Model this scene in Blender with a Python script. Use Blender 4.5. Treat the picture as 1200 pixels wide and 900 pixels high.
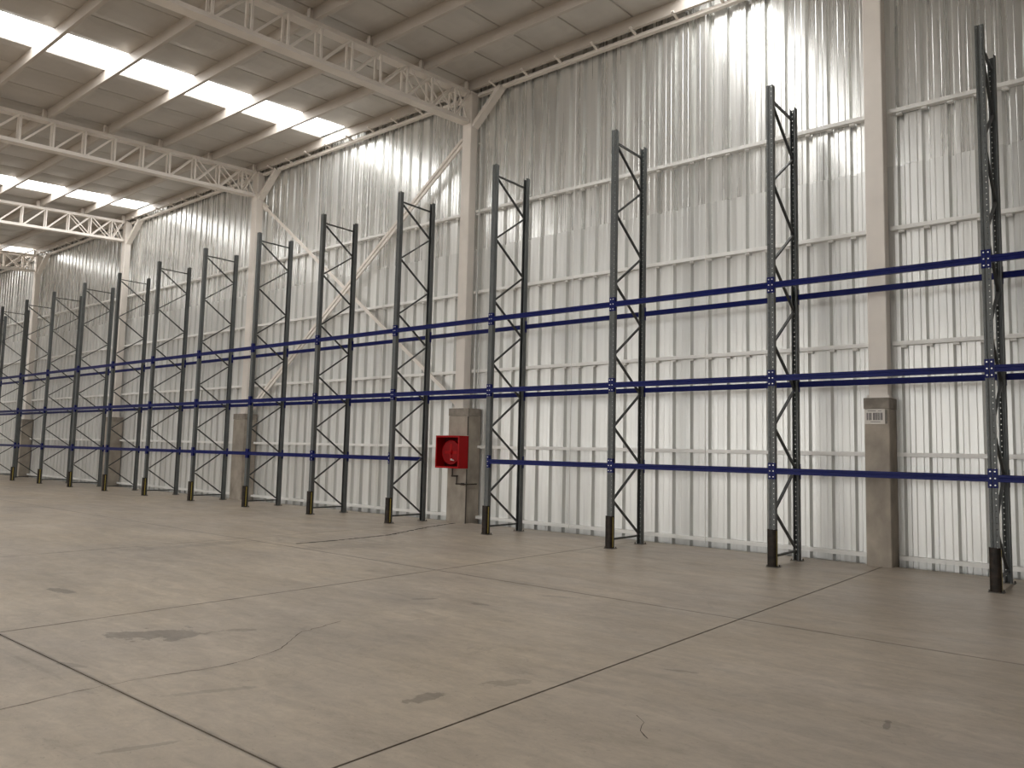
import bpy, bmesh, math, random
from mathutils import Vector, Matrix
random.seed(7)
for o in list(bpy.data.objects): bpy.data.objects.remove(o, do_unlink=True)
S = bpy.context.scene
COL = S.collection

# ------------------------------------------------------------------ camera
CAM = (1.535, -11.3607, 1.5755)
yaw, pitch, roll, fpx = -0.6907, 0.0888, 0.0238, 906.0
f = Vector((math.sin(yaw)*math.cos(pitch), math.cos(yaw)*math.cos(pitch), math.sin(pitch)))
r = Vector((math.cos(yaw), -math.sin(yaw), 0)); u = r.cross(f)
c_, s_ = math.cos(roll), math.sin(roll)
r, u = c_*r + s_*u, -s_*r + c_*u
cd = bpy.data.cameras.new('camera'); cam = bpy.data.objects.new('camera', cd); COL.objects.link(cam)
M = Matrix.Identity(4)
for i in range(3): M[i][0], M[i][1], M[i][2], M[i][3] = r[i], u[i], -f[i], CAM[i]
cam.matrix_world = M
cd.sensor_width = 36.0; cd.lens = fpx/1200*36.0; cd.clip_end = 300
S.camera = cam

# ------------------------------------------------------------------ world, exposure
W = bpy.data.worlds.new('world'); S.world = W; W.use_nodes = True
W.node_tree.nodes['Background'].inputs[0].default_value = (0.75, 0.85, 1, 1)
W.node_tree.nodes['Background'].inputs[1].default_value = 1.0
S.view_settings.view_transform = 'Standard'; S.view_settings.look = 'None'
S.view_settings.gamma = 1; S.view_settings.use_curve_mapping = False
S.view_settings.exposure = 0.16
SKY_STRENGTH = 7.4          # brightness of the daylit translucent roof sheets
SKY_COLOR = (1.0, 0.998, 0.98)

# ------------------------------------------------------------------ materials
def mat(name, col, rough=0.5, metal=0.0, var=0.0, vscale=(4, 4, 4), bump=0.0, bscale=(20, 20, 20), spec=0.5, rvar=0.0, coords='Object'):
    m = bpy.data.materials.new(name); m.use_nodes = True
    N = m.node_tree.nodes; L = m.node_tree.links; P = N['Principled BSDF']
    P.inputs['Base Color'].default_value = (*col, 1); P.inputs['Roughness'].default_value = rough
    P.inputs['Metallic'].default_value = metal; P.inputs['Specular IOR Level'].default_value = spec
    def noise(sc, detail=4):
        tc = N.new('ShaderNodeTexCoord'); mp = N.new('ShaderNodeMapping'); nz = N.new('ShaderNodeTexNoise')
        mp.inputs['Scale'].default_value = sc; nz.inputs['Scale'].default_value = 1; nz.inputs['Detail'].default_value = detail
        oi = N.new('ShaderNodeObjectInfo'); ad = N.new('ShaderNodeVectorMath'); ad.operation = 'ADD'
        ml = N.new('ShaderNodeVectorMath'); ml.operation = 'SCALE'; ml.inputs[0].default_value = (37, 17, 71)
        L.new(oi.outputs['Random'], ml.inputs['Scale'])
        L.new(tc.outputs[coords], mp.inputs[0]); L.new(mp.outputs[0], ad.inputs[0]); L.new(ml.outputs[0], ad.inputs[1])
        L.new(ad.outputs[0], nz.inputs['Vector']); return nz
    if var:
        nz = noise(vscale); mx = N.new('ShaderNodeMix'); mx.data_type = 'RGBA'
        mr = N.new('ShaderNodeMapRange'); mr.inputs['From Min'].default_value = .3; mr.inputs['From Max'].default_value = .7
        L.new(nz.outputs['Fac'], mr.inputs['Value']); L.new(mr.outputs[0], mx.inputs['Factor'])
        mx.inputs['A'].default_value = (*[max(0, c*(1-var)) for c in col], 1)
        mx.inputs['B'].default_value = (*[min(1, c*(1+var)) for c in col], 1)
        L.new(mx.outputs['Result'], P.inputs['Base Color'])
        if rvar:
            m2 = N.new('ShaderNodeMapRange'); m2.inputs['From Min'].default_value = .3; m2.inputs['From Max'].default_value = .7
            m2.inputs['To Min'].default_value = rough-rvar; m2.inputs['To Max'].default_value = rough+rvar
            L.new(nz.outputs['Fac'], m2.inputs['Value']); L.new(m2.outputs[0], P.inputs['Roughness'])
    if bump:
        nb = noise(bscale, 3); b = N.new('ShaderNodeBump'); b.inputs['Strength'].default_value = 1; b.inputs['Distance'].default_value = bump
        L.new(nb.outputs['Fac'], b.inputs['Height']); L.new(b.outputs[0], P.inputs['Normal'])
    return m

M_SHEET_LOW = mat('galvanised_sheet_lower', (.77, .772, .75), .35, .52, .08, (9, 1, .10), .0010, (7, 1, .10), rvar=.06)
M_SHEET_UP = mat('galvanised_sheet_upper', (.82, .822, .80), .28, .66, .10, (8, 1, .15), .0013, (9, 1, .10), rvar=.06)
M_CREAM = mat('cream_paint', (.86, .80, .735), .45, 0, .05, (2, 2, 2))
M_PURLIN = mat('purlin_paint', (.56, .505, .45), .5, 0, .05, (2, 2, 2))
M_GIRT = mat('white_paint', (.90, .89, .86), .4, 0, .05, (2, 2, 2))
M_CEIL = mat('roof_lining', (.61, .575, .53), .42, .2, .07, (1.2, .8, 1), .006, (3, 6, 1))
M_SHELL = mat('outer_shell', (.74, .73, .71), .6, .1)
M_POST = mat('charcoal_rack_paint', (.105, .113, .112), .42, .15, .12, (5, 5, 5))
M_BRACE = mat('dark_brace_paint', (.05, .053, .053), .45, .2, .1, (5, 5, 5))
M_BLUE = mat('blue_beam_paint', (.004, .009, .10), .32, 0, .1, (3, 3, 3), spec=.15)
M_BOLT = mat('zinc_bolt', (.75, .75, .74), .35, .6)
M_PLATE = mat('steel_plate', (.16, .145, .125), .5, .4, .15, (20, 20, 20))
M_GUARD = mat('black_guard', (.018, .012, .008), .42, 0, .7, (9, 9, 14), spec=.25)
M_YELLOW = mat('yellow_guard_edge', (.50, .40, .09), .5, 0, .15, (20, 20, 20))
M_RED = mat('red_enamel', (.37, .001, .003), .45, 0, .06, (5, 5, 5), spec=.2)
M_HOSE = mat('red_hose', (.25, .001, .003), .5, spec=.2)
M_DARKRED = mat('red_inside', (.06, .001, .002), .8, spec=.15)
M_PIPE = mat('dark_pipe', (.045, .035, .028), .5, .3)
M_GALV = mat('galvanised_pipe', (.55, .55, .53), .4, .6)
M_CONC = mat('pedestal_concrete', (.385, .34, .285), .85, 0, .26, (3.0, 3.0, 2.2), .004, (25, 25, 25))
M_CONC_DARK = mat('stained_pedestal_concrete', (.40, .352, .295), .85, 0, .28, (3.0, 3.0, 2.0), .004, (25, 25, 25))
M_CAP = mat('pedestal_collar_concrete', (.31, .275, .235), .85, 0, .25, (6, 6, 6), .004, (30, 30, 30))
M_SIGN = mat('sign_white', (.76, .72, .67), .5)
M_INK = mat('sign_ink', (.09, .08, .085), .6)
M_CRACK = mat('crack_dark', (.06, .05, .042), .9)
M_BASE = mat('joint_dark', (.045, .04, .035), .95)

ms = bpy.data.materials.new('daylight_sheet'); ms.use_nodes = True
nt = ms.node_tree; nt.nodes.clear()
em = nt.nodes.new('ShaderNodeEmission'); ou = nt.nodes.new('ShaderNodeOutputMaterial')
em.inputs[0].default_value = (*SKY_COLOR, 1); em.inputs[1].default_value = SKY_STRENGTH
nt.links.new(em.outputs[0], ou.inputs[0]); M_SKYL = ms

mw = ms.copy(); mw.name = 'fill_glazing'      # added glow for the unseen bays opposite, fill light on the long wall
mw.node_tree.nodes['Emission'].inputs[0].default_value = (1.0, .992, .965, 1)
mw.node_tree.nodes['Emission'].inputs[1].default_value = 4.8; M_FILL_WIN = mw

def floor_material():
    m = bpy.data.materials.new('floor_concrete'); m.use_nodes = True
    N = m.node_tree.nodes; L = m.node_tree.links; P = N['Principled BSDF']
    geo = N.new('ShaderNodeNewGeometry')
    def nz(scale, detail=6, rough=.6, dist=0.0):
        mp = N.new('ShaderNodeMapping'); mp.inputs['Scale'].default_value = scale
        t = N.new('ShaderNodeTexNoise'); t.inputs['Scale'].default_value = 1; t.inputs['Detail'].default_value = detail
        t.inputs['Roughness'].default_value = rough; t.inputs['Distortion'].default_value = dist
        L.new(geo.outputs['Position'], mp.inputs[0]); L.new(mp.outputs[0], t.inputs['Vector']); return t.outputs['Fac']
    def ramp(v, a, b, lo, hi):
        q = N.new('ShaderNodeMapRange'); q.inputs['From Min'].default_value = a; q.inputs['From Max'].default_value = b
        q.inputs['To Min'].default_value = lo; q.inputs['To Max'].default_value = hi
        L.new(v, q.inputs['Value']); return q.outputs[0]
    def mul(a, b):
        q = N.new('ShaderNodeMath'); q.operation = 'MULTIPLY'; L.new(a, q.inputs[0]); L.new(b, q.inputs[1]); return q.outputs[0]
    v = ramp(nz((.35, .6, 1), 5), .3, .7, .84, 1.14)
    v = mul(v, ramp(nz((.9, 4.2, 1), 6, .65, .6), .3, .75, 1.10, .82))
    v = mul(v, ramp(nz((9, 9, 1), 5, .7), .3, .75, 1.05, .92))
    v = mul(v, ramp(nz((1.6, 2.4, 1), 8, .78, 1.2), .57, .72, 1.0, .76))       # scuffed darker blotches
    v = mul(v, ramp(nz((4.5, 8, 1), 8, .8, .8), .35, .7, 1.09, .84))
    v = mul(v, ramp(nz((.5, 11, 1), 4, .6, .3), .64, .76, 1.0, .84))           # drag marks along the hall
    v = mul(v, ramp(nz((24, 34, 1), 3, .6), .64, .74, 1.0, .68))               # specks
    sx = N.new('ShaderNodeSeparateXYZ'); L.new(geo.outputs['Position'], sx.inputs[0])
    rag = ramp(nz((3, 3, 1), 4), .3, .7, .6, 1.4)
    for ax, vals in (('Y', (-3.9, -9.0)), ('X', (-1.65, -5.86, -10.6))):
        for q in vals:
            d = N.new('ShaderNodeMath'); d.operation = 'SUBTRACT'; d.inputs[1].default_value = q; L.new(sx.outputs[ax], d.inputs[0])
            a = N.new('ShaderNodeMath'); a.operation = 'ABSOLUTE'; L.new(d.outputs[0], a.inputs[0])
            v = mul(v, ramp(mul(a.outputs[0], rag), .010, .030 if ax == 'Y' else .018, .62, 1.0))
    edge = nz((4.2, 4.2, 1), 6, .62)
    for (cx, cy, rx, ry, ang, d) in [(-4.95, -8.15, .52, .30, 50, .62), (-4.62, -7.62, .24, .07, 60, .72), (-7.48, -7.88, .26, .12, 15, .55),
                                     (-2.11, -7.74, .27, .085, 80, .62), (-1.94, -7.15, .17, .10, 60, .74), (-4.5, -5.4, .30, .06, 60, .7),
                                     (-3.88, -5.2, .16, .06, 20, .7), (-3.66, -4.3, .30, .06, 25, .74), (-3.2, -8.6, .34, .05, 65, .8),
                                     (-2.6, -9.35, .3, .03, 70, .76), (-1.2, -6.0, .10, .03, 20, .7), (.25, -6.2, .12, .03, 100, .62), (-4.4, -8.95, .22, .05, 20, .72), (-8.6, -3.2, 1.2, .35, 80, .86), (-10.2, -4.8, 1.8, .3, 85, .82)]:
        sb = N.new('ShaderNodeVectorMath'); sb.operation = 'SUBTRACT'; sb.inputs[1].default_value = (cx, cy, 0)
        L.new(geo.outputs['Position'], sb.inputs[0])
        mp = N.new('ShaderNodeMapping'); mp.vector_type = 'TEXTURE'
        mp.inputs['Rotation'].default_value = (0, 0, math.radians(ang)); mp.inputs['Scale'].default_value = (rx, ry, 1)
        L.new(sb.outputs[0], mp.inputs[0])
        ln = N.new('ShaderNodeVectorMath'); ln.operation = 'LENGTH'; L.new(mp.outputs[0], ln.inputs[0])
        ad = N.new('ShaderNodeMath'); ad.operation = 'MULTIPLY_ADD'; ad.inputs[1].default_value = 3.4
        L.new(edge, ad.inputs[0]); L.new(ln.outputs['Value'], ad.inputs[2])
        v = mul(v, ramp(ad.outputs[0], 2.30, 2.44, d, 1.0))
    hue = N.new('ShaderNodeMix'); hue.data_type = 'RGBA'
    hue.inputs['A'].default_value = (.48, .402, .312, 1); hue.inputs['B'].default_value = (.432, .372, .312, 1)
    L.new(ramp(nz((.25, .3, 1), 4), .35, .65, 0, 1), hue.inputs['Factor'])
    sc = N.new('ShaderNodeVectorMath'); sc.operation = 'SCALE'; L.new(hue.outputs['Result'], sc.inputs[0]); L.new(v, sc.inputs['Scale'])
    L.new(sc.outputs[0], P.inputs['Base Color'])
    L.new(ramp(nz((1.3, 2.2, 1), 5), .3, .7, .34, .52), P.inputs['Roughness'])
    P.inputs['Specular IOR Level'].default_value = .45
    b = N.new('ShaderNodeBump'); b.inputs['Strength'].default_value = .35; b.inputs['Distance'].default_value = .004
    L.new(nz((14, 14, 1), 5, .7), b.inputs['Height']); L.new(b.outputs[0], P.inputs['Normal'])
    return m
M_FLOOR = floor_material()

# ------------------------------------------------------------------ mesh helpers
class MB:
    def __init__(s): s.v = []; s.f = []
    def add(s, vs, fs):
        n = len(s.v); s.v += [tuple(p) for p in vs]; s.f += [tuple(i+n for i in q) for q in fs]; return s
    def box(s, x0, x1, y0, y1, z0, z1):
        return s.add([(x, y, z) for z in (z0, z1) for y in (y0, y1) for x in (x0, x1)],
                     [(0, 2, 3, 1), (4, 5, 7, 6), (0, 1, 5, 4), (2, 6, 7, 3), (0, 4, 6, 2), (1, 3, 7, 5)])
    def bar(s, p, q, w, h, up=(0, 0, 1)):
        p, q = Vector(p), Vector(q); d = (q-p).normalized(); up = Vector(up)
        a = d.cross(up)
        if a.length < 1e-4: a = d.cross(Vector((1, 0, 0)))
        a.normalize(); b = a.cross(d).normalized(); a *= w/2; b *= h/2
        vs = [p-a-b, p+a-b, p+a+b, p-a+b, q-a-b, q+a-b, q+a+b, q-a+b]
        return s.add(vs, [(0, 3, 2, 1), (4, 5, 6, 7), (0, 1, 5, 4), (1, 2, 6, 5), (2, 3, 7, 6), (3, 0, 4, 7)])
    def prism(s, prof, axis, a0, a1):
        """prof: closed list of 2D points, extruded along axis 'x','y' or 'z'"""
        n = len(prof)
        def P(p, a): return {'x': (a, p[0], p[1]), 'y': (p[0], a, p[1]), 'z': (p[0], p[1], a)}[axis]
        vs = [P(p, a0) for p in prof]+[P(p, a1) for p in prof]
        fs = [(i, (i+1) % n, n+(i+1) % n, n+i) for i in range(n)]+[tuple(range(n))[::-1], tuple(range(n, 2*n))]
        return s.add(vs, fs)
    def strip(s, prof, axis, a0, a1):
        n = len(prof)
        def P(p, a): return {'x': (a, p[0], p[1]), 'y': (p[0], a, p[1]), 'z': (p[0], p[1], a)}[axis]
        vs = [P(p, a0) for p in prof]+[P(p, a1) for p in prof]
        return s.add(vs, [(i, i+1, n+i+1, n+i) for i in range(n-1)])
    def cyl(s, p, q, rad, n=10, r2=None):
        p, q = Vector(p), Vector(q); d = (q-p).normalized()
        a = d.cross(Vector((0, 0, 1)))
        if a.length < 1e-3: a = d.cross(Vector((1, 0, 0)))
        a.normalize(); b = d.cross(a); r2 = rad if r2 is None else r2
        vs = [p+(a*math.cos(t)+b*math.sin(t))*rad for t in [2*math.pi*i/n for i in range(n)]]
        vs += [q+(a*math.cos(t)+b*math.sin(t))*r2 for t in [2*math.pi*i/n for i in range(n)]]
        return s.add(vs, [(i, (i+1) % n, n+(i+1) % n, n+i) for i in range(n)]+[tuple(range(n))[::-1], tuple(range(n, 2*n))])
    def torus(s, c, R, rr, n=28, m=8):
        vs = []; fs = []
        for i in range(n):
            t = 2*math.pi*i/n
            for j in range(m):
                q = 2*math.pi*j/m; k = R+rr*math.cos(q)
                vs.append((c[0]+k*math.cos(t), c[1]+rr*math.sin(q), c[2]+k*math.sin(t)))
        for i in range(n):
            for j in range(m):
                fs.append((i*m+j, ((i+1) % n)*m+j, ((i+1) % n)*m+(j+1) % m, i*m+(j+1) % m))
        return s.add(vs, fs)
    def mesh(s, name, m):
        me = bpy.data.meshes.new(name); me.from_pydata(s.v, [], s.f)
        bm = bmesh.new(); bm.from_mesh(me); bmesh.ops.recalc_face_normals(bm, faces=bm.faces); bm.to_mesh(me); bm.free()
        if m: me.materials.append(m)
        return me

def put(name, me, parent=None, loc=(0, 0, 0), rot=(0, 0, 0)):
    o = bpy.data.objects.new(name, me); COL.objects.link(o)
    o.location = loc; o.rotation_euler = rot
    if parent: o.parent = parent
    return o
def obj(name, mb, m, parent=None, loc=(0, 0, 0), rot=(0, 0, 0)): return put(name, mb.mesh(name, m), parent, loc, rot)
def tag(o, label, cat, group=None):
    o['label'] = label; o['category'] = cat; o['kind'] = 'thing'
    if group: o['group'] = group
    return o
def struct(o): o['kind'] = 'structure'; return o
def thing(name, label, cat, loc=(0, 0, 0), group=None):
    return tag(put(name, None, None, loc), label, cat, group)

X_MIN, X_MAX, Y_BACK, Y_MIN = -48.0, 15.9, 1.78, -41.0
SLOPE = .07
def zr(y): return 10.30+SLOPE*(y-1.4)          # underside of the roof sheets
COLX = [-1.69-8.93*i for i in range(-1, 6)]     # column axes; index 1 is the column with the sign
BAYW = 8.93

# ------------------------------------------------------------------ floor
fb = MB().box(X_MIN, X_MAX, Y_MIN, 1.5, -.30, -.035).box(X_MIN, X_MAX, 1.5, 2.1, -.30, -.12)
floor = struct(obj('floor', fb, M_BASE))
JX = [-1.65, -5.86, -10.6, -15.07, -19.55, -24.0, -28.5, -33.0, -37.4, -42.0]; JX = [X_MAX, 11.7, 7.24, 2.8]+JX+[X_MIN]
JY = [1.5, -3.9, -9.0, -14.1, -19.2, -24.3, -32.7, Y_MIN]
G = .006
for i in range(len(JX)-1):
    for j in range(len(JY)-1):
        x1, x0, y1, y0 = JX[i], JX[i+1], JY[j], JY[j+1]
        cx, cy = (x0+x1)/2, (y0+y1)/2
        a, b = (x1-x0)/2-G, (y1-y0)/2-(G if j else 0)
        e = .0006
        m = MB(); vs = []
        for (k, z) in ((0, -.034), (0, -e), (e, 0)):
            vs += [(-a+k, -b+k, z), (a-k, -b+k, z), (a-k, b-k, z), (-a+k, b-k, z)]
        m.add(vs, [(0, 3, 2, 1)]+[(l*4+q, l*4+(q+1) % 4, l*4+4+(q+1) % 4, l*4+4+q) for l in (0, 1) for q in range(4)]+[(8, 9, 10, 11)])
        obj('slab', m, M_FLOOR, floor, (cx, cy, 0))
def crack(pts, w):
    m = MB(); rnd = random.Random(len(pts)*13); P = []
    for i in range(len(pts)-1):
        a, b = Vector(pts[i]), Vector(pts[i+1]); n = max(2, int((b-a).length/.06))
        for k in range(n): P.append(a.lerp(b, k/n)+Vector((rnd.uniform(-.014, .014), rnd.uniform(-.014, .014))))
    P.append(Vector(pts[-1])); vs = []
    for i, p in enumerate(P):
        d = (P[min(i+1, len(P)-1)]-P[max(i-1, 0)]).normalized(); nrm = Vector((-d.y, d.x))
        ww = w*rnd.uniform(.25, 1.0)/2
        vs += [(*(p+nrm*ww), .0012), (*(p-nrm*ww), .0012)]
    m.add(vs, [(2*i, 2*i+1, 2*i+3, 2*i+2) for i in range(len(P)-1)])
    obj('crack', m, M_CRACK, floor)
crack([(-3.74, -9.62), (-3.77, -9.34), (-3.80, -9.02)], .010)
crack([(-3.80, -8.99), (-3.74, -8.6), (-3.67, -8.16), (-3.8, -7.67), (-4.14, -7.27), (-4.26, -6.73)], .009)
crack([(-9.40, -3.6), (-9.37, -2.77), (-9.46, -1.56), (-9.75, -.8), (-10.08, .03), (-10.26, .72), (-10.4, 1.2)], .10)
crack([(-.96, -7.08), (-.86, -7.17), (-.83, -7.26), (-.70, -7.39)], .009)

# ------------------------------------------------------------------ long metal wall
wall = struct(obj('wall_back', MB().box(X_MIN, X_MAX, 1.92, 2.0, -.3, 10.5), M_SHELL))
def sheet_profile():
    P = [(0, 0)]
    for c in (.18, .54, .90):
        P += [(c-.132, 0), (c-.124, .003), (c-.116, 0), (c-.056, 0), (c-.028, .075), (c+.028, .075), (c+.056, 0), (c+.116, 0), (c+.124, .003), (c+.132, 0)]
    return P+[(1.084, .002)]
low = MB().strip(sheet_profile(), 'z', -.11, 6.31).mesh('wall_sheet', M_SHEET_LOW)
upp = MB().strip(sheet_profile(), 'z', 6.16, 10.36).mesh('wall_sheet', M_SHEET_UP)
rw = random.Random(3)
for i in range(-5, 43):
    x = -4.79-1.08*i-.0+(-1.08)
    if x < X_MIN or x+1.08 > X_MAX: continue
    put('wall_sheet', low, wall, (x, Y_BACK+rw.uniform(-.002, .002), 0), (0, 0, rw.uniform(-.002, .002)))
    put('wall_sheet', upp, wall, (x, Y_BACK+.012+rw.uniform(-.002, .002), 0), (rw.uniform(-.0008, .0008), 0, rw.uniform(-.0035, .0035)))
def channel(x0, x1, y0, y1, z0, z1, lip=.02):
    t = .006    # C-section rail, open below-back, with lips
    prof = [(y0, z0), (y0, z1), (y1, z1), (y1, z1-t), (y0+t, z1-t), (y0+t, z0+t), (y1, z0+t), (y1, z0)]
    return MB().prism(prof, 'x', x0, x1)
for b in range(6):
    xr, xl = COLX[b], COLX[b+1]
    for z in (.12, 1.69, 3.42, 5.26, 7.18):
        e0 = .17 if z > 2.6 else (.20 if b+1 == 1 else .32)
        e1 = .17 if z > 2.6 else (.20 if b == 1 else .32)
        obj('girt', channel(xl+e0, min(xr-e1, X_MAX), 1.66, 1.775, z-.032, z+.032), M_GIRT, wall)
        if z < 3: continue
        cl = MB()  # small white blocks under the rail at each rib
        n = int((xr-xl-.5)/.36)
        off = (-4.79+.18-(xl+.3)) % .36
        for k in range(n):
            xx = xl+.3+off+k*.36
            cl.box(xx-.04, xx+.04, 1.70, 1.775, z-.065, z-.0325)
        o = obj('girt_blocks', cl, M_GIRT, wall); o['kind'] = 'stuff'
    for q in (1, 2):       # sag rods tying the rails together at the thirds of the bay
        obj('sag_rod', MB().cyl((0, 0, .05), (0, 0, 9.99), .009, 6), M_GIRT, wall, (xr-(xr-xl)*q/3, 1.652, 0))
    # eave ladder rail beside the roof edge, with rungs
    er = obj('eave_rail', channel(xl+.17, xr-.17, 1.60, 1.70, 9.96, 10.03), M_CREAM, wall)
    rm = MB().bar((0, 1.36, 10.075), (0, 1.62, 10.02), .05, .03).mesh('rung', M_CREAM)
    n = 9
    for k in range(n): put('rung', rm, er, (xl+.75+k*(xr-xl-1.5)/(n-1), 0, 0))

# ------------------------------------------------------------------ other walls (behind and beside the camera)
struct(obj('wall_front', MB().box(X_MIN, X_MAX, Y_MIN-.2, Y_MIN, -.3, 9.0), M_SHELL))
struct(obj('wall_left', MB().box(X_MIN-.2, X_MIN, Y_MIN-.2, 2.0, -.3, 10.6), M_SHELL))
struct(obj('wall_right', MB().box(X_MAX, X_MAX+.2, Y_MIN-.2, 2.0, -.3, 10.6), M_SHELL))

for n in range(7):           # unseen glowing bays, added to light the long wall from the front
    xc = 11.2-BAYW*n
    wo = struct(obj('fill_window_%d' % (n+1), MB().box(-3.7, 3.7, 0, .08, -.12, 0).box(-3.7, 3.7, 0, .08, 4.6, 4.72).box(-3.8, -3.7, 0, .08, -.12, 4.72).box(3.7, 3.8, 0, .08, -.12, 4.72), M_CREAM, None, (xc, Y_MIN+.001, 1.3)))
    pm = MB().box(-1.2, 1.2, .02, .03, .02, 2.26).mesh('fill_pane', M_FILL_WIN)
    for i in (-1, 0, 1):
        for j in (0, 1): put('fill_pane', pm, wo, (i*2.45, 0, j*2.31))
    obj('mullion', MB().box(-1.255, -1.205, 0, .06, 0, 4.6).box(1.205, 1.255, 0, .06, 0, 4.6).box(-3.7, 3.7, 0, .055, 2.27, 2.32), M_CREAM, wo)

# ------------------------------------------------------------------ roof
sh = MB(); y0, y1 = Y_MIN-.2, 2.0
sh.add([(X_MIN-.2, y0, zr(y0)+.12), (X_MAX+.2, y0, zr(y0)+.12), (X_MAX+.2, y1, zr(y1)+.12), (X_MIN-.2, y1, zr(y1)+.12),
        (X_MIN-.2, y0, zr(y0)+.2), (X_MAX+.2, y0, zr(y0)+.2), (X_MAX+.2, y1, zr(y1)+.2), (X_MIN-.2, y1, zr(y1)+.2)],
       [(0, 1, 2, 3), (4, 7, 6, 5), (0, 4, 5, 1), (1, 5, 6, 2), (2, 6, 7, 3), (3, 7, 4, 0)])
ceil = struct(obj('ceiling', sh, M_SHELL))
PW = 1.12; X_SKY = -16.20         # sheet width; left edge of the skylight strip seen best
PUR = [1.45-1.465*i for i in range(29)]
YS = [1.86]+[PUR[k] for k in (6, 12, 18, 24)]+[Y_MIN]
def roof_sheet(ya, yb, sag):
    m = MB(); xs = [.008, .02, .2, .55, .9, PW-.02, PW-.008]; dz = [.03, .004, -sag*.7, -sag, -sag*.7, .004, .03]
    cuts = [ya]+[p for p in PUR if yb+.3 < p < ya-.3]+[yb]
    ys = []
    for a, b in zip(cuts, cuts[1:]): ys += [(a, 0), (a*.75+b*.25, 1), (a*.5+b*.5, 1.25), (a*.25+b*.75, 1)]
    ys.append((cuts[-1], 0)); n = len(xs)
    for y, g in ys:
        for x, d in zip(xs, dz): m.v.append((x, y, zr(y)+(d*g if d < 0 else d)))
    m.f = [(j*n+i, j*n+i+1, (j+1)*n+i+1, (j+1)*n+i) for j in range(len(ys)-1) for i in range(n-1)]
    return m
sheets = []
for j in range(5):
    ya, yb = YS[j], YS[j+1]
    sheets.append((roof_sheet(ya, yb+.004, .035).mesh('roof_sheet', M_CEIL),
                   roof_sheet(min(ya, 1.34), yb+.012, .0).mesh('skylight_panel', M_SKYL)))
i0 = math.ceil((X_MIN-X_SKY)/PW); i1 = math.floor((X_MAX-X_SKY)/PW)-1
for i in range(i0, i1+1):
    for j in range(5):
        if i % 10 == 0 and i <= 10: put('skylight_panel', sheets[j][1], ceil, (X_SKY+i*PW, 0, .02))
        else: put('roof_sheet', sheets[j][0], ceil, (X_SKY+i*PW, 0, 0))
for k, y in enumerate(PUR):
    zb = zr(y)-.25; zt = zr(y)-.004; t = .008
    prof = [(y-.035, zb), (y+.035, zb), (y+.035, zb+.02), (y+.035-t, zb+.02), (y+.035-t, zb+t), (y-.035+t, zb+t), (y-.035+t, zt-t), (y+.035, zt-t), (y+.035, zt), (y-.035, zt)]
    obj('purlin', MB().prism(prof, 'x', X_MIN, X_MAX), M_PURLIN, ceil)

# ------------------------------------------------------------------ columns, pedestals
TR_NAMES = {0: 'beyond the right edge of the view', 1: 'above the column with the white sign', 2: 'nearest in view, ending above the red hose cabinet',
            3: 'second nearest in view, ending left of crossed wall braces', 4: 'third in view from the camera, short far one at left',
            5: 'farthest in view, backlit by a skylight at the left edge'}
PED_L = {0: 'concrete pedestal beyond the right edge of the view', 1: 'narrow stained concrete pedestal bearing the white barred sign', 2: 'concrete pedestal behind the red hose cabinet',
         3: 'concrete pedestal next left of the red hose cabinet, behind the racks', 4: 'concrete pedestal second left of the red hose cabinet, behind the racks', 5: 'farthest left concrete pedestal, behind the distant racks'}
COL_L = {0: 'cream steel column beyond the right edge of the view', 1: 'cream steel column above the pedestal with the white barred sign', 2: 'cream steel column above the red hose cabinet',
         3: 'cream steel column at the left end of the crossed wall braces', 4: 'cream steel column second left of the red hose cabinet', 5: 'farthest left cream steel column, dark against the far wall'}
for i in range(6):
    x = COLX[i]; hw = .18 if i == 1 else .30
    px = x if i != 2 else -10.50
    p = tag(put('concrete_pedestal', None, None, (px, 1.33, 0)), PED_L[i], 'pedestal', 'concrete pedestals along the wall')
    c = .012
    def octo(a, d0, d1): return [(-a+c, d0), (a-c, d0), (a, d0+c), (a, d1), (-a, d1), (-a, d0+c)]
    obj('shaft', MB().prism(octo(hw, 0, .42), 'z', 0, 2.378), M_CONC_DARK if i == 1 else M_CONC, p)
    obj('collar', MB().prism(octo(hw+.008, -.008, .42), 'z', 2.384, 2.55), M_CAP, p)
    obj('footing', MB().box(-hw, hw,   .17, .42, -.12, -.001), M_CONC, p)
    s = tag(put('steel_column', None, None, (x, 1.56, 2.55)), COL_L[i], 'column', 'steel columns along the wall')
    a, d = .14, .11; e = .012
    prof = [(-a, -d+e), (-a+e, -d), (a-e, -d), (a, -d+e), (a, d), (-a, d)]
    obj('shaft', MB().prism(prof, 'z', .02, 7.46), M_CREAM, s)
    bp = MB().box(-.165, .165, -.135, .15, 0, .02)
    for sx in (-1, 1): bp.cyl((sx*.15, -.12, .02), (sx*.15, -.12, .05), .014, 6)
    obj('base_plate', bp, M_CREAM, s)
    obj('cap_plate', MB().box(-.16, .16, -.14, .12, 7.46, 7.485), M_CREAM, s)
    obj('knee_brace', MB().bar((.12, .02, 6.66), (.92, .06, 7.44), .10, .19, (0, -1, 0)), M_CREAM, s)
    obj('gusset', MB().prism([(-.13, -.112), (.13, -.112), (.13, -.10), (-.13, -.10)], 'z', 6.6, 7.45), M_CREAM, s)

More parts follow.
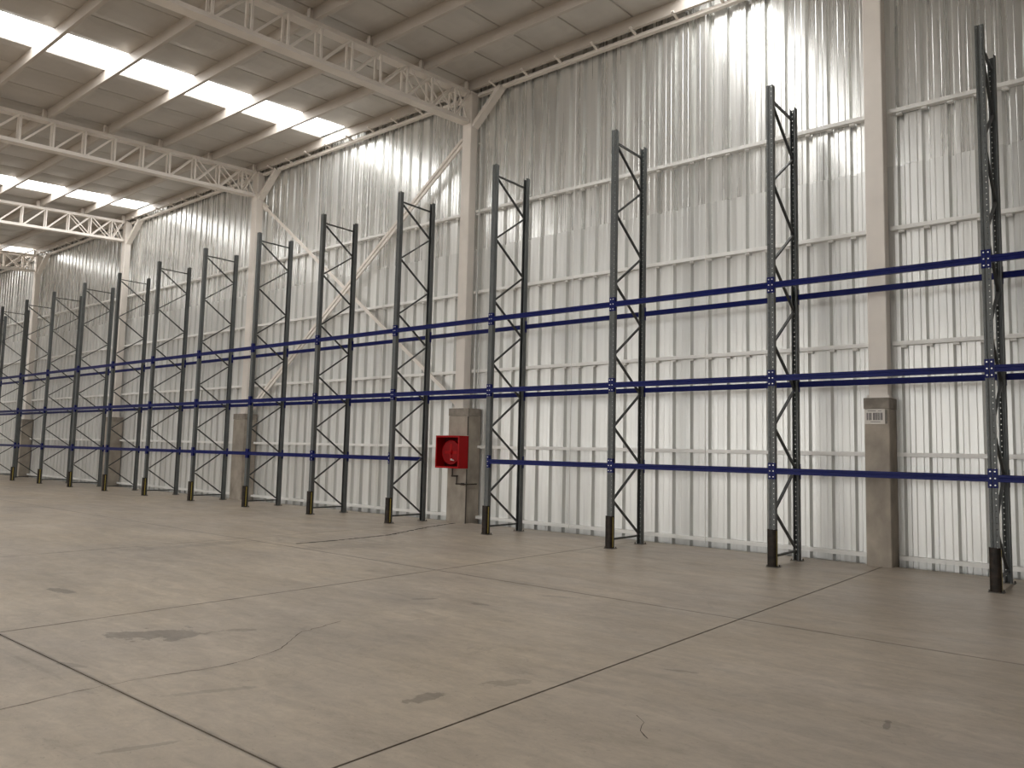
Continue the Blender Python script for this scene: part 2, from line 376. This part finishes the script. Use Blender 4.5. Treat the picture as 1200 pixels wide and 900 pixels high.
# ------------------------------------------------------------------ roof trusses
VY = [.94-.745*i for i in range(56)]
def ztop(y): return zr(y)-.25        # top of top chord
def zbot(y): return zr(y)-1.05       # bottom of bottom chord
vis = 12
for i in range(6):
    x = COLX[i]
    t = thing('roof_truss', 'cream lattice roof truss '+TR_NAMES[i], 'truss', (x, 1.4, 10.05), 'lattice roof trusses')
    def L(p): return (p[0], p[1]-1.4, p[2]-10.05)
    yA, yB = 1.405, Y_MIN+.1
    def chord(zf, dz):
        prof = lambda y: [(-.12, zf(y)+dz), (.12, zf(y)+dz), (.12, zf(y)+dz+.09), (-.12, zf(y)+dz+.09)]
        a, b = prof(yA), prof(yB)
        return MB().add([L((q[0], yA, q[1])) for q in a]+[L((q[0], yB, q[1])) for q in b],
                        [(0, 1, 5, 4), (1, 2, 6, 5), (2, 3, 7, 6), (3, 0, 4, 7), (0, 3, 2, 1), (4, 5, 6, 7)])
    obj('top_chord', chord(ztop, -.095), M_CREAM, t)
    obj('bottom_chord', chord(zbot, 0), M_CREAM, t)
    far = MB(); ws = .042
    edges = [1.385]+VY
    for k, y in enumerate(VY):
        for sx in (-.092, .092):
            v = MB() if k < vis else far
            v.bar(L((sx, y, zbot(y)+.08)), L((sx, y, ztop(y)-.08)), ws, ws, (0, 1, 0))
            if k < vis: obj('vertical_strut', v, M_CREAM, t)
            yh = edges[k]          # the panel between this vertical and the next one towards the wall
            v = MB() if k < vis else far
            v.bar(L((sx, y+.06, zbot(y)+.085)), L((sx, yh-.05, ztop(yh)-.09)), ws, ws, (1, 0, 0))
            if k < vis: obj('diagonal_strut', v, M_CREAM, t)
            if k < 3:
                obj('diagonal_strut', MB().bar(L((sx*1.25, y+.05, ztop(y)-.09)), L((sx*1.25, yh-.06, zbot(yh)+.085)), .036, .02, (1, 0, 0)), M_CREAM, t)
    o = obj('far_web', far, M_CREAM, t); o['kind'] = 'stuff'
    cm = MB().box(-.004, .004, -.05, .05, 0, .20)
    cm.box(-.045, .045, -.05, -.042, 0, .20)
    cme = cm.mesh('purlin_cleat', M_CREAM)
    for y in PUR[:8]: put('purlin_cleat', cme, t, (.06, y-.09-1.4, ztop(y)-10.05-.002))

# crossed bracing on the wall between the hose cabinet column and the next one left
def brace(label, p, q, w, double, y):
    t = thing('wall_brace', label, 'brace', (p[0], y, p[1]), 'crossed wall braces')
    P, Q = Vector((0, 0, 0)), Vector((q[0]-p[0], 0, q[1]-p[1])); d = (Q-P).normalized(); n = Vector((-d.z, 0, d.x))
    offs = (-.055, .055) if double else (0,)
    for o_ in offs: obj('angle_bar', MB().bar(P+n*o_, Q+n*o_, .035, w, n), M_CREAM, t)
    for P_ in (P, Q):
        dd = d if P_ is P else -d
        obj('end_plate', MB().bar(P_-dd*.02+Vector((0, .022, 0)), P_+dd*.28+Vector((0, .022, 0)), .008, .2, n), M_CREAM, t)
    return t
brace('doubled cream diagonal brace rising to right, towards column above hose cabinet', (-19.36, 2.70), (-10.84, 8.96), .075, True, 1.585)
brace('single cream diagonal brace falling to right, crossing behind the doubled brace', (-19.36, 9.02), (-10.84, 2.70), .09, False, 1.635)

# ------------------------------------------------------------------ pallet rack: upright frames
H = 7.32; DEP = .98
def post_mesh():
    m = MB()
    xs = [-.05, -.0345, -.0225, -.010, .010, .0225, .0345, .05]
    yy = [0, 0, 0, .007, .007, 0, 0, 0]
    pitch, hh = .075, .013
    zs = [0]; holes = []
    z = .08
    while z+hh < H-.02:
        zs += [z, z+hh]; holes.append(len(zs)-2); z += pitch
    zs.append(H); n = len(xs)
    for z in zs: m.v += [(x, y, z) for x, y in zip(xs, yy)]
    hs = set(holes)
    for j in range(len(zs)-1):
        for i in range(n-1):
            if j in hs and i in (1, 5): continue
            m.f.append((j*n+i, j*n+i+1, (j+1)*n+i+1, (j+1)*n+i))
    for sx in (-1, 1):
        m.strip([(sx*.05, 0), (sx*.05, .06), (sx*.044, .066), (sx*.044, .095), (sx*.030, .095)], 'z', 0, H)
    return m.mesh('post', M_POST)
POST = post_mesh()
plate = MB().box(-.085, .085, -.035, .125, 0, .008)
for sx in (-1, 1): plate.cyl((sx*.070, -.015 if sx < 0 else .10, .008), (sx*.070, -.015 if sx < 0 else .10, .034), .011, 6)
PLATE = plate.mesh('base_plate', M_PLATE)
gm = MB(); gp = []
for k in range(9):
    a = math.pi*(1+k/8); gp.append((.064*math.cos(a), -.012+.034*math.sin(a)))
gp = [(-.064, .055)]+gp+[(.064, .055)]
inner = [(q[0]*.92, q[1]+.006) for q in gp]
gm.prism(gp+inner[::-1], 'z', .012, .55)
GUARD = gm.mesh('post_guard', M_GUARD)
GEDGE = MB().box(.0645, .0665, .006, .026, .03, .53).box(-.0665, -.0645, .006, .026, .03, .53).mesh('guard_edge', M_YELLOW)
BW = .038
ZN = [7.08-.627*i for i in range(12)]
DIAG = []
for i in range(11):
    ya, yb = (.07, DEP-.07) if i % 2 == 0 else (DEP-.07, .07)
    DIAG.append(MB().bar((0, ya, ZN[i]-.022), (0, yb, ZN[i+1]+.022), .028, BW, (1, 0, 0)).mesh('diagonal_brace', M_BRACE))
HORT = MB().bar((0, .06, 7.115), (0, DEP-.06, 7.115), .028, BW, (1, 0, 0)).mesh('horizontal_brace', M_BRACE)
HORB = MB().bar((0, .06, .155), (0, DEP-.06, .155), .028, BW, (1, 0, 0)).mesh('horizontal_brace', M_BRACE)
ORD = ['', 'first', 'second', 'third', 'fourth', 'fifth', 'sixth', 'seventh', 'eighth', 'ninth', 'tenth', 'eleventh', 'twelfth']
SP = 2.8
for k in range(-1, 15):
    if k == -1: lab = 'charcoal rack upright frame just beyond the right edge of the view'
    elif k <= 3:
        lab = 'charcoal rack upright frame, %s one right of the red hose cabinet' % ORD[4-k]
        if k == 0: lab += ', nearest the camera'
    else:
        lab = 'charcoal rack upright frame, %s one left of the red hose cabinet' % ORD[k-3]
        if k == 14: lab += ', at the left edge'
    fr = thing('upright_frame', lab, 'rack frame', (-SP*k, 0, 0), 'rack upright frames')
    put('post', POST, fr, (0, -.05, .008)); put('post', POST, fr, (0, DEP+.05, .008), (0, 0, math.pi))
    put('base_plate', PLATE, fr, (0, -.05, 0)); put('base_plate', PLATE, fr, (0, DEP+.05, 0), (0, 0, math.pi))
    put('horizontal_brace', HORT, fr); put('horizontal_brace', HORB, fr)
    for d in DIAG: put('diagonal_brace', d, fr)
    g = put('post_guard', GUARD, fr, (0, -.055, 0)); put('guard_edge', GEDGE, g)

# beams
bz = .045
prof = [(-.05, -bz), (-.05, -.012), (-.044, -.006), (-.044, .006), (-.05, .012), (-.05, bz), (-.018, bz), (-.018, bz-.026), (0, bz-.026), (0, -bz)]
BL = SP-.1
PROFILE = MB().prism(prof, 'x', -BL/2+.003, BL/2-.003).mesh('beam_profile', M_BLUE)
def connector(s):
    m = MB()    # s=+1: right hand end of the beam; L-plate clasping the post's front
    x0 = s*(BL/2)
    m.box(min(x0-s*.003, x0+s*.047), max(x0-s*.003, x0+s*.047), -.0565, -.0515, -.12, .12)
    m.box(min(x0-s*.005, x0-s*.001), max(x0-s*.005, x0-s*.001), -.0515, .0, -.12, .12)
    return m.mesh('connector', M_BLUE)
CON = {1: connector(1), -1: connector(-1)}
BOLT = MB().cyl((0, 0, 0), (0, -.006, 0), .0095, 8).mesh('bolt', M_BOLT)
TIER = [('lowest', 1.40), ('middle', 2.78), ('top', 4.19)]
for b in range(-1, 14):
    if b == 3: where = "in the red hose cabinet's bay"
    elif b < 3: where = "%s bay right of the red hose cabinet's bay" % ORD[3-b]
    else: where = "%s bay left of the red hose cabinet's bay" % ORD[b-3]
    for tn, z in TIER:
        if b == 3 and tn == 'lowest': continue
        for side in ('front', 'rear'):
            t = thing('rack_beam', 'blue %s beam on the %s tier, %s' % (side, tn, where), 'beam', (-SP*(b+.5), 0 if side == 'front' else DEP, z if side == 'front' else z-.012), 'blue rack beams')
            if side == 'rear': t.rotation_euler = (0, 0, math.pi)
            put('beam_profile', PROFILE, t)
            for s in (1, -1):
                cn = put('connector', CON[s], t)
                if b <= 4 and side == 'front':
                    for zz in (-.085, 0, .085): put('bolt', BOLT, cn, (s*(BL/2+.024), -.0565, zz))

# ------------------------------------------------------------------ fire hose cabinet
cb = thing('hose_cabinet', 'open red fire hose cabinet mounted on a concrete pedestal', 'fire hose cabinet', (-10.515, 1.325, 1.565))
w, h, d = .36, .36, .30
sm = MB()
sm.box(-w, w, -.02, -.003, -h, h)
obj('back_panel', sm, M_DARKRED, cb)
sd = MB().box(-w, -w+.006, -d, -.02, -h, h).box(w-.006, w, -d, -.02, -h, h).box(-w+.006, w-.006, -d, -.02, h-.006, h).box(-w+.006, w-.006, -d, -.02, -h, -h+.006)
obj('case', sd, M_RED, cb)
fm = MB().box(-w, -w+.035, -d-.012, -d, -h, h).box(w-.035, w, -d-.012, -d, -h, h).box(-w+.035, w-.035, -d-.012, -d, h-.04, h).box(-w+.035, w-.035, -d-.012, -d, -h, -h+.04)
obj('front_frame', fm, M_RED, cb)
rl = put('hose_reel', MB().cyl((.03, -.215, -.01), (.03, -.205, -.01), .265, 32).cyl((.03, -.075, -.01), (.03, -.065, -.01), .265, 32).mesh('hose_reel', M_HOSE), cb)
hs_ = MB()
for q in range(4): hs_.torus((.03, -.19+.033*q, -.01), .235, .017, 32, 8)
obj('hose', hs_, M_HOSE, rl)
obj('rim', MB().torus((.03, -.217, -.01), .262, .009, 36, 6), M_RED, rl)
obj('hub', MB().cyl((.03, -.255, -.01), (.03, -.02, -.01), .05, 16).cyl((.03, -.265, -.01), (.03, -.255, -.01), .028, 12), M_RED, rl)
obj('spoke_plate', MB().box(.0, .06, -.222, -.216, -.2, .18).box(-.16, .22, -.222, -.216, -.04, .02), M_RED, rl)
vl = MB().cyl((.06, -.235, -.17), (.06, -.20, -.17), .022, 12).cyl((.06, -.24, -.17), (.15, -.24, -.19), .012, 8).cyl((.0, -.24, .0), (.0, -.22, .0), .014, 8)
obj('nozzle', vl, M_BOLT, rl)

# supply pipe below the cabinet, corner pipe, conduit
def tube(pts, rad, n=8):
    m = MB()
    for a, b in zip(pts, pts[1:]): m.cyl(a, b, rad, n)
    for p in pts[1:-1]: m.cyl((p[0]-rad*1.15, p[1], p[2]), (p[0]+rad*1.15, p[1], p[2]), rad*1.25, n)
    return m
t = thing('supply_pipe', 'dark bent water pipe below the red hose cabinet', 'pipe', (-10.6, 1.27, .86))
obj('bent_tube', tube([(.02, 0, .34), (.02, 0, .17), (.16, 0, .17), (.16, 0, 0), (.46, 0, 0), (.46, .33, 0)], .016), M_PIPE, t)
obj('valve', MB().cyl((.30, 0, 0), (.38, 0, 0), .028, 10).cyl((.34, 0, 0), (.34, -.05, 0), .012, 8), M_PIPE, t)
t = thing('corner_pipe', 'thin brown pipe running down the corner of the hose cabinet pedestal', 'pipe', (-10.182, 1.312, 0))
obj('tube', MB().cyl((0, 0, 1.94), (0, 0, 2.36), .013, 8).cyl((0, 0, 0), (0, 0, 1.19), .013, 8), M_PIPE, t)
t = thing('conduit', 'thin grey conduit rising beside the column above the hose cabinet', 'conduit', (-10.25, 1.56, 2.55))
obj('tube', MB().cyl((0, 0, 0), (0, 0, 6.6), .022, 8), M_GALV, t)
obj('tube', MB().cyl((.075, .03, 0), (.075, .03, 2.2), .013, 8), M_GALV, t)
cm = MB()
for z in (.9, 2.7, 4.5, 6.2): cm.box(-.06, .03, -.026, .026, z-.012, z+.012)
obj('clamps', cm, M_GALV, t)

# ------------------------------------------------------------------ sign on the right pedestal
t = thing('wall_sign', 'white sign with dark vertical bars at top of right pedestal', 'sign', (-1.715, 1.328, 2.262))
obj('board', MB().box(-.145, .145, -.012, -.001, -.115, .115), M_SIGN, t)
bars = MB()
for a, b in [(300, 325), (335, 345), (372, 405), (422, 448), (498, 520), (528, 552), (562, 572), (585, 618), (640, 668), (680, 692), (704, 722), (746, 785)]:
    xa, xb = [-.145+.29*(q-230)/(860-230) for q in (a, b)]
    bars.box(xa, xb, -.0135, -.0122, -.055, .058)
obj('bars', bars, M_INK, t)
ln = MB().box(-.10, .02, -.0135, -.0122, .082, .090).box(.05, .10, -.0135, -.0122, .082, .088).box(-.06, .08, -.0135, -.0122, -.085, -.078)
obj('fine_print', ln, M_INK, t)
obj('bracket', MB().box(.15, .178, -.012, -.001, -.11, .10), M_PLATE, t)
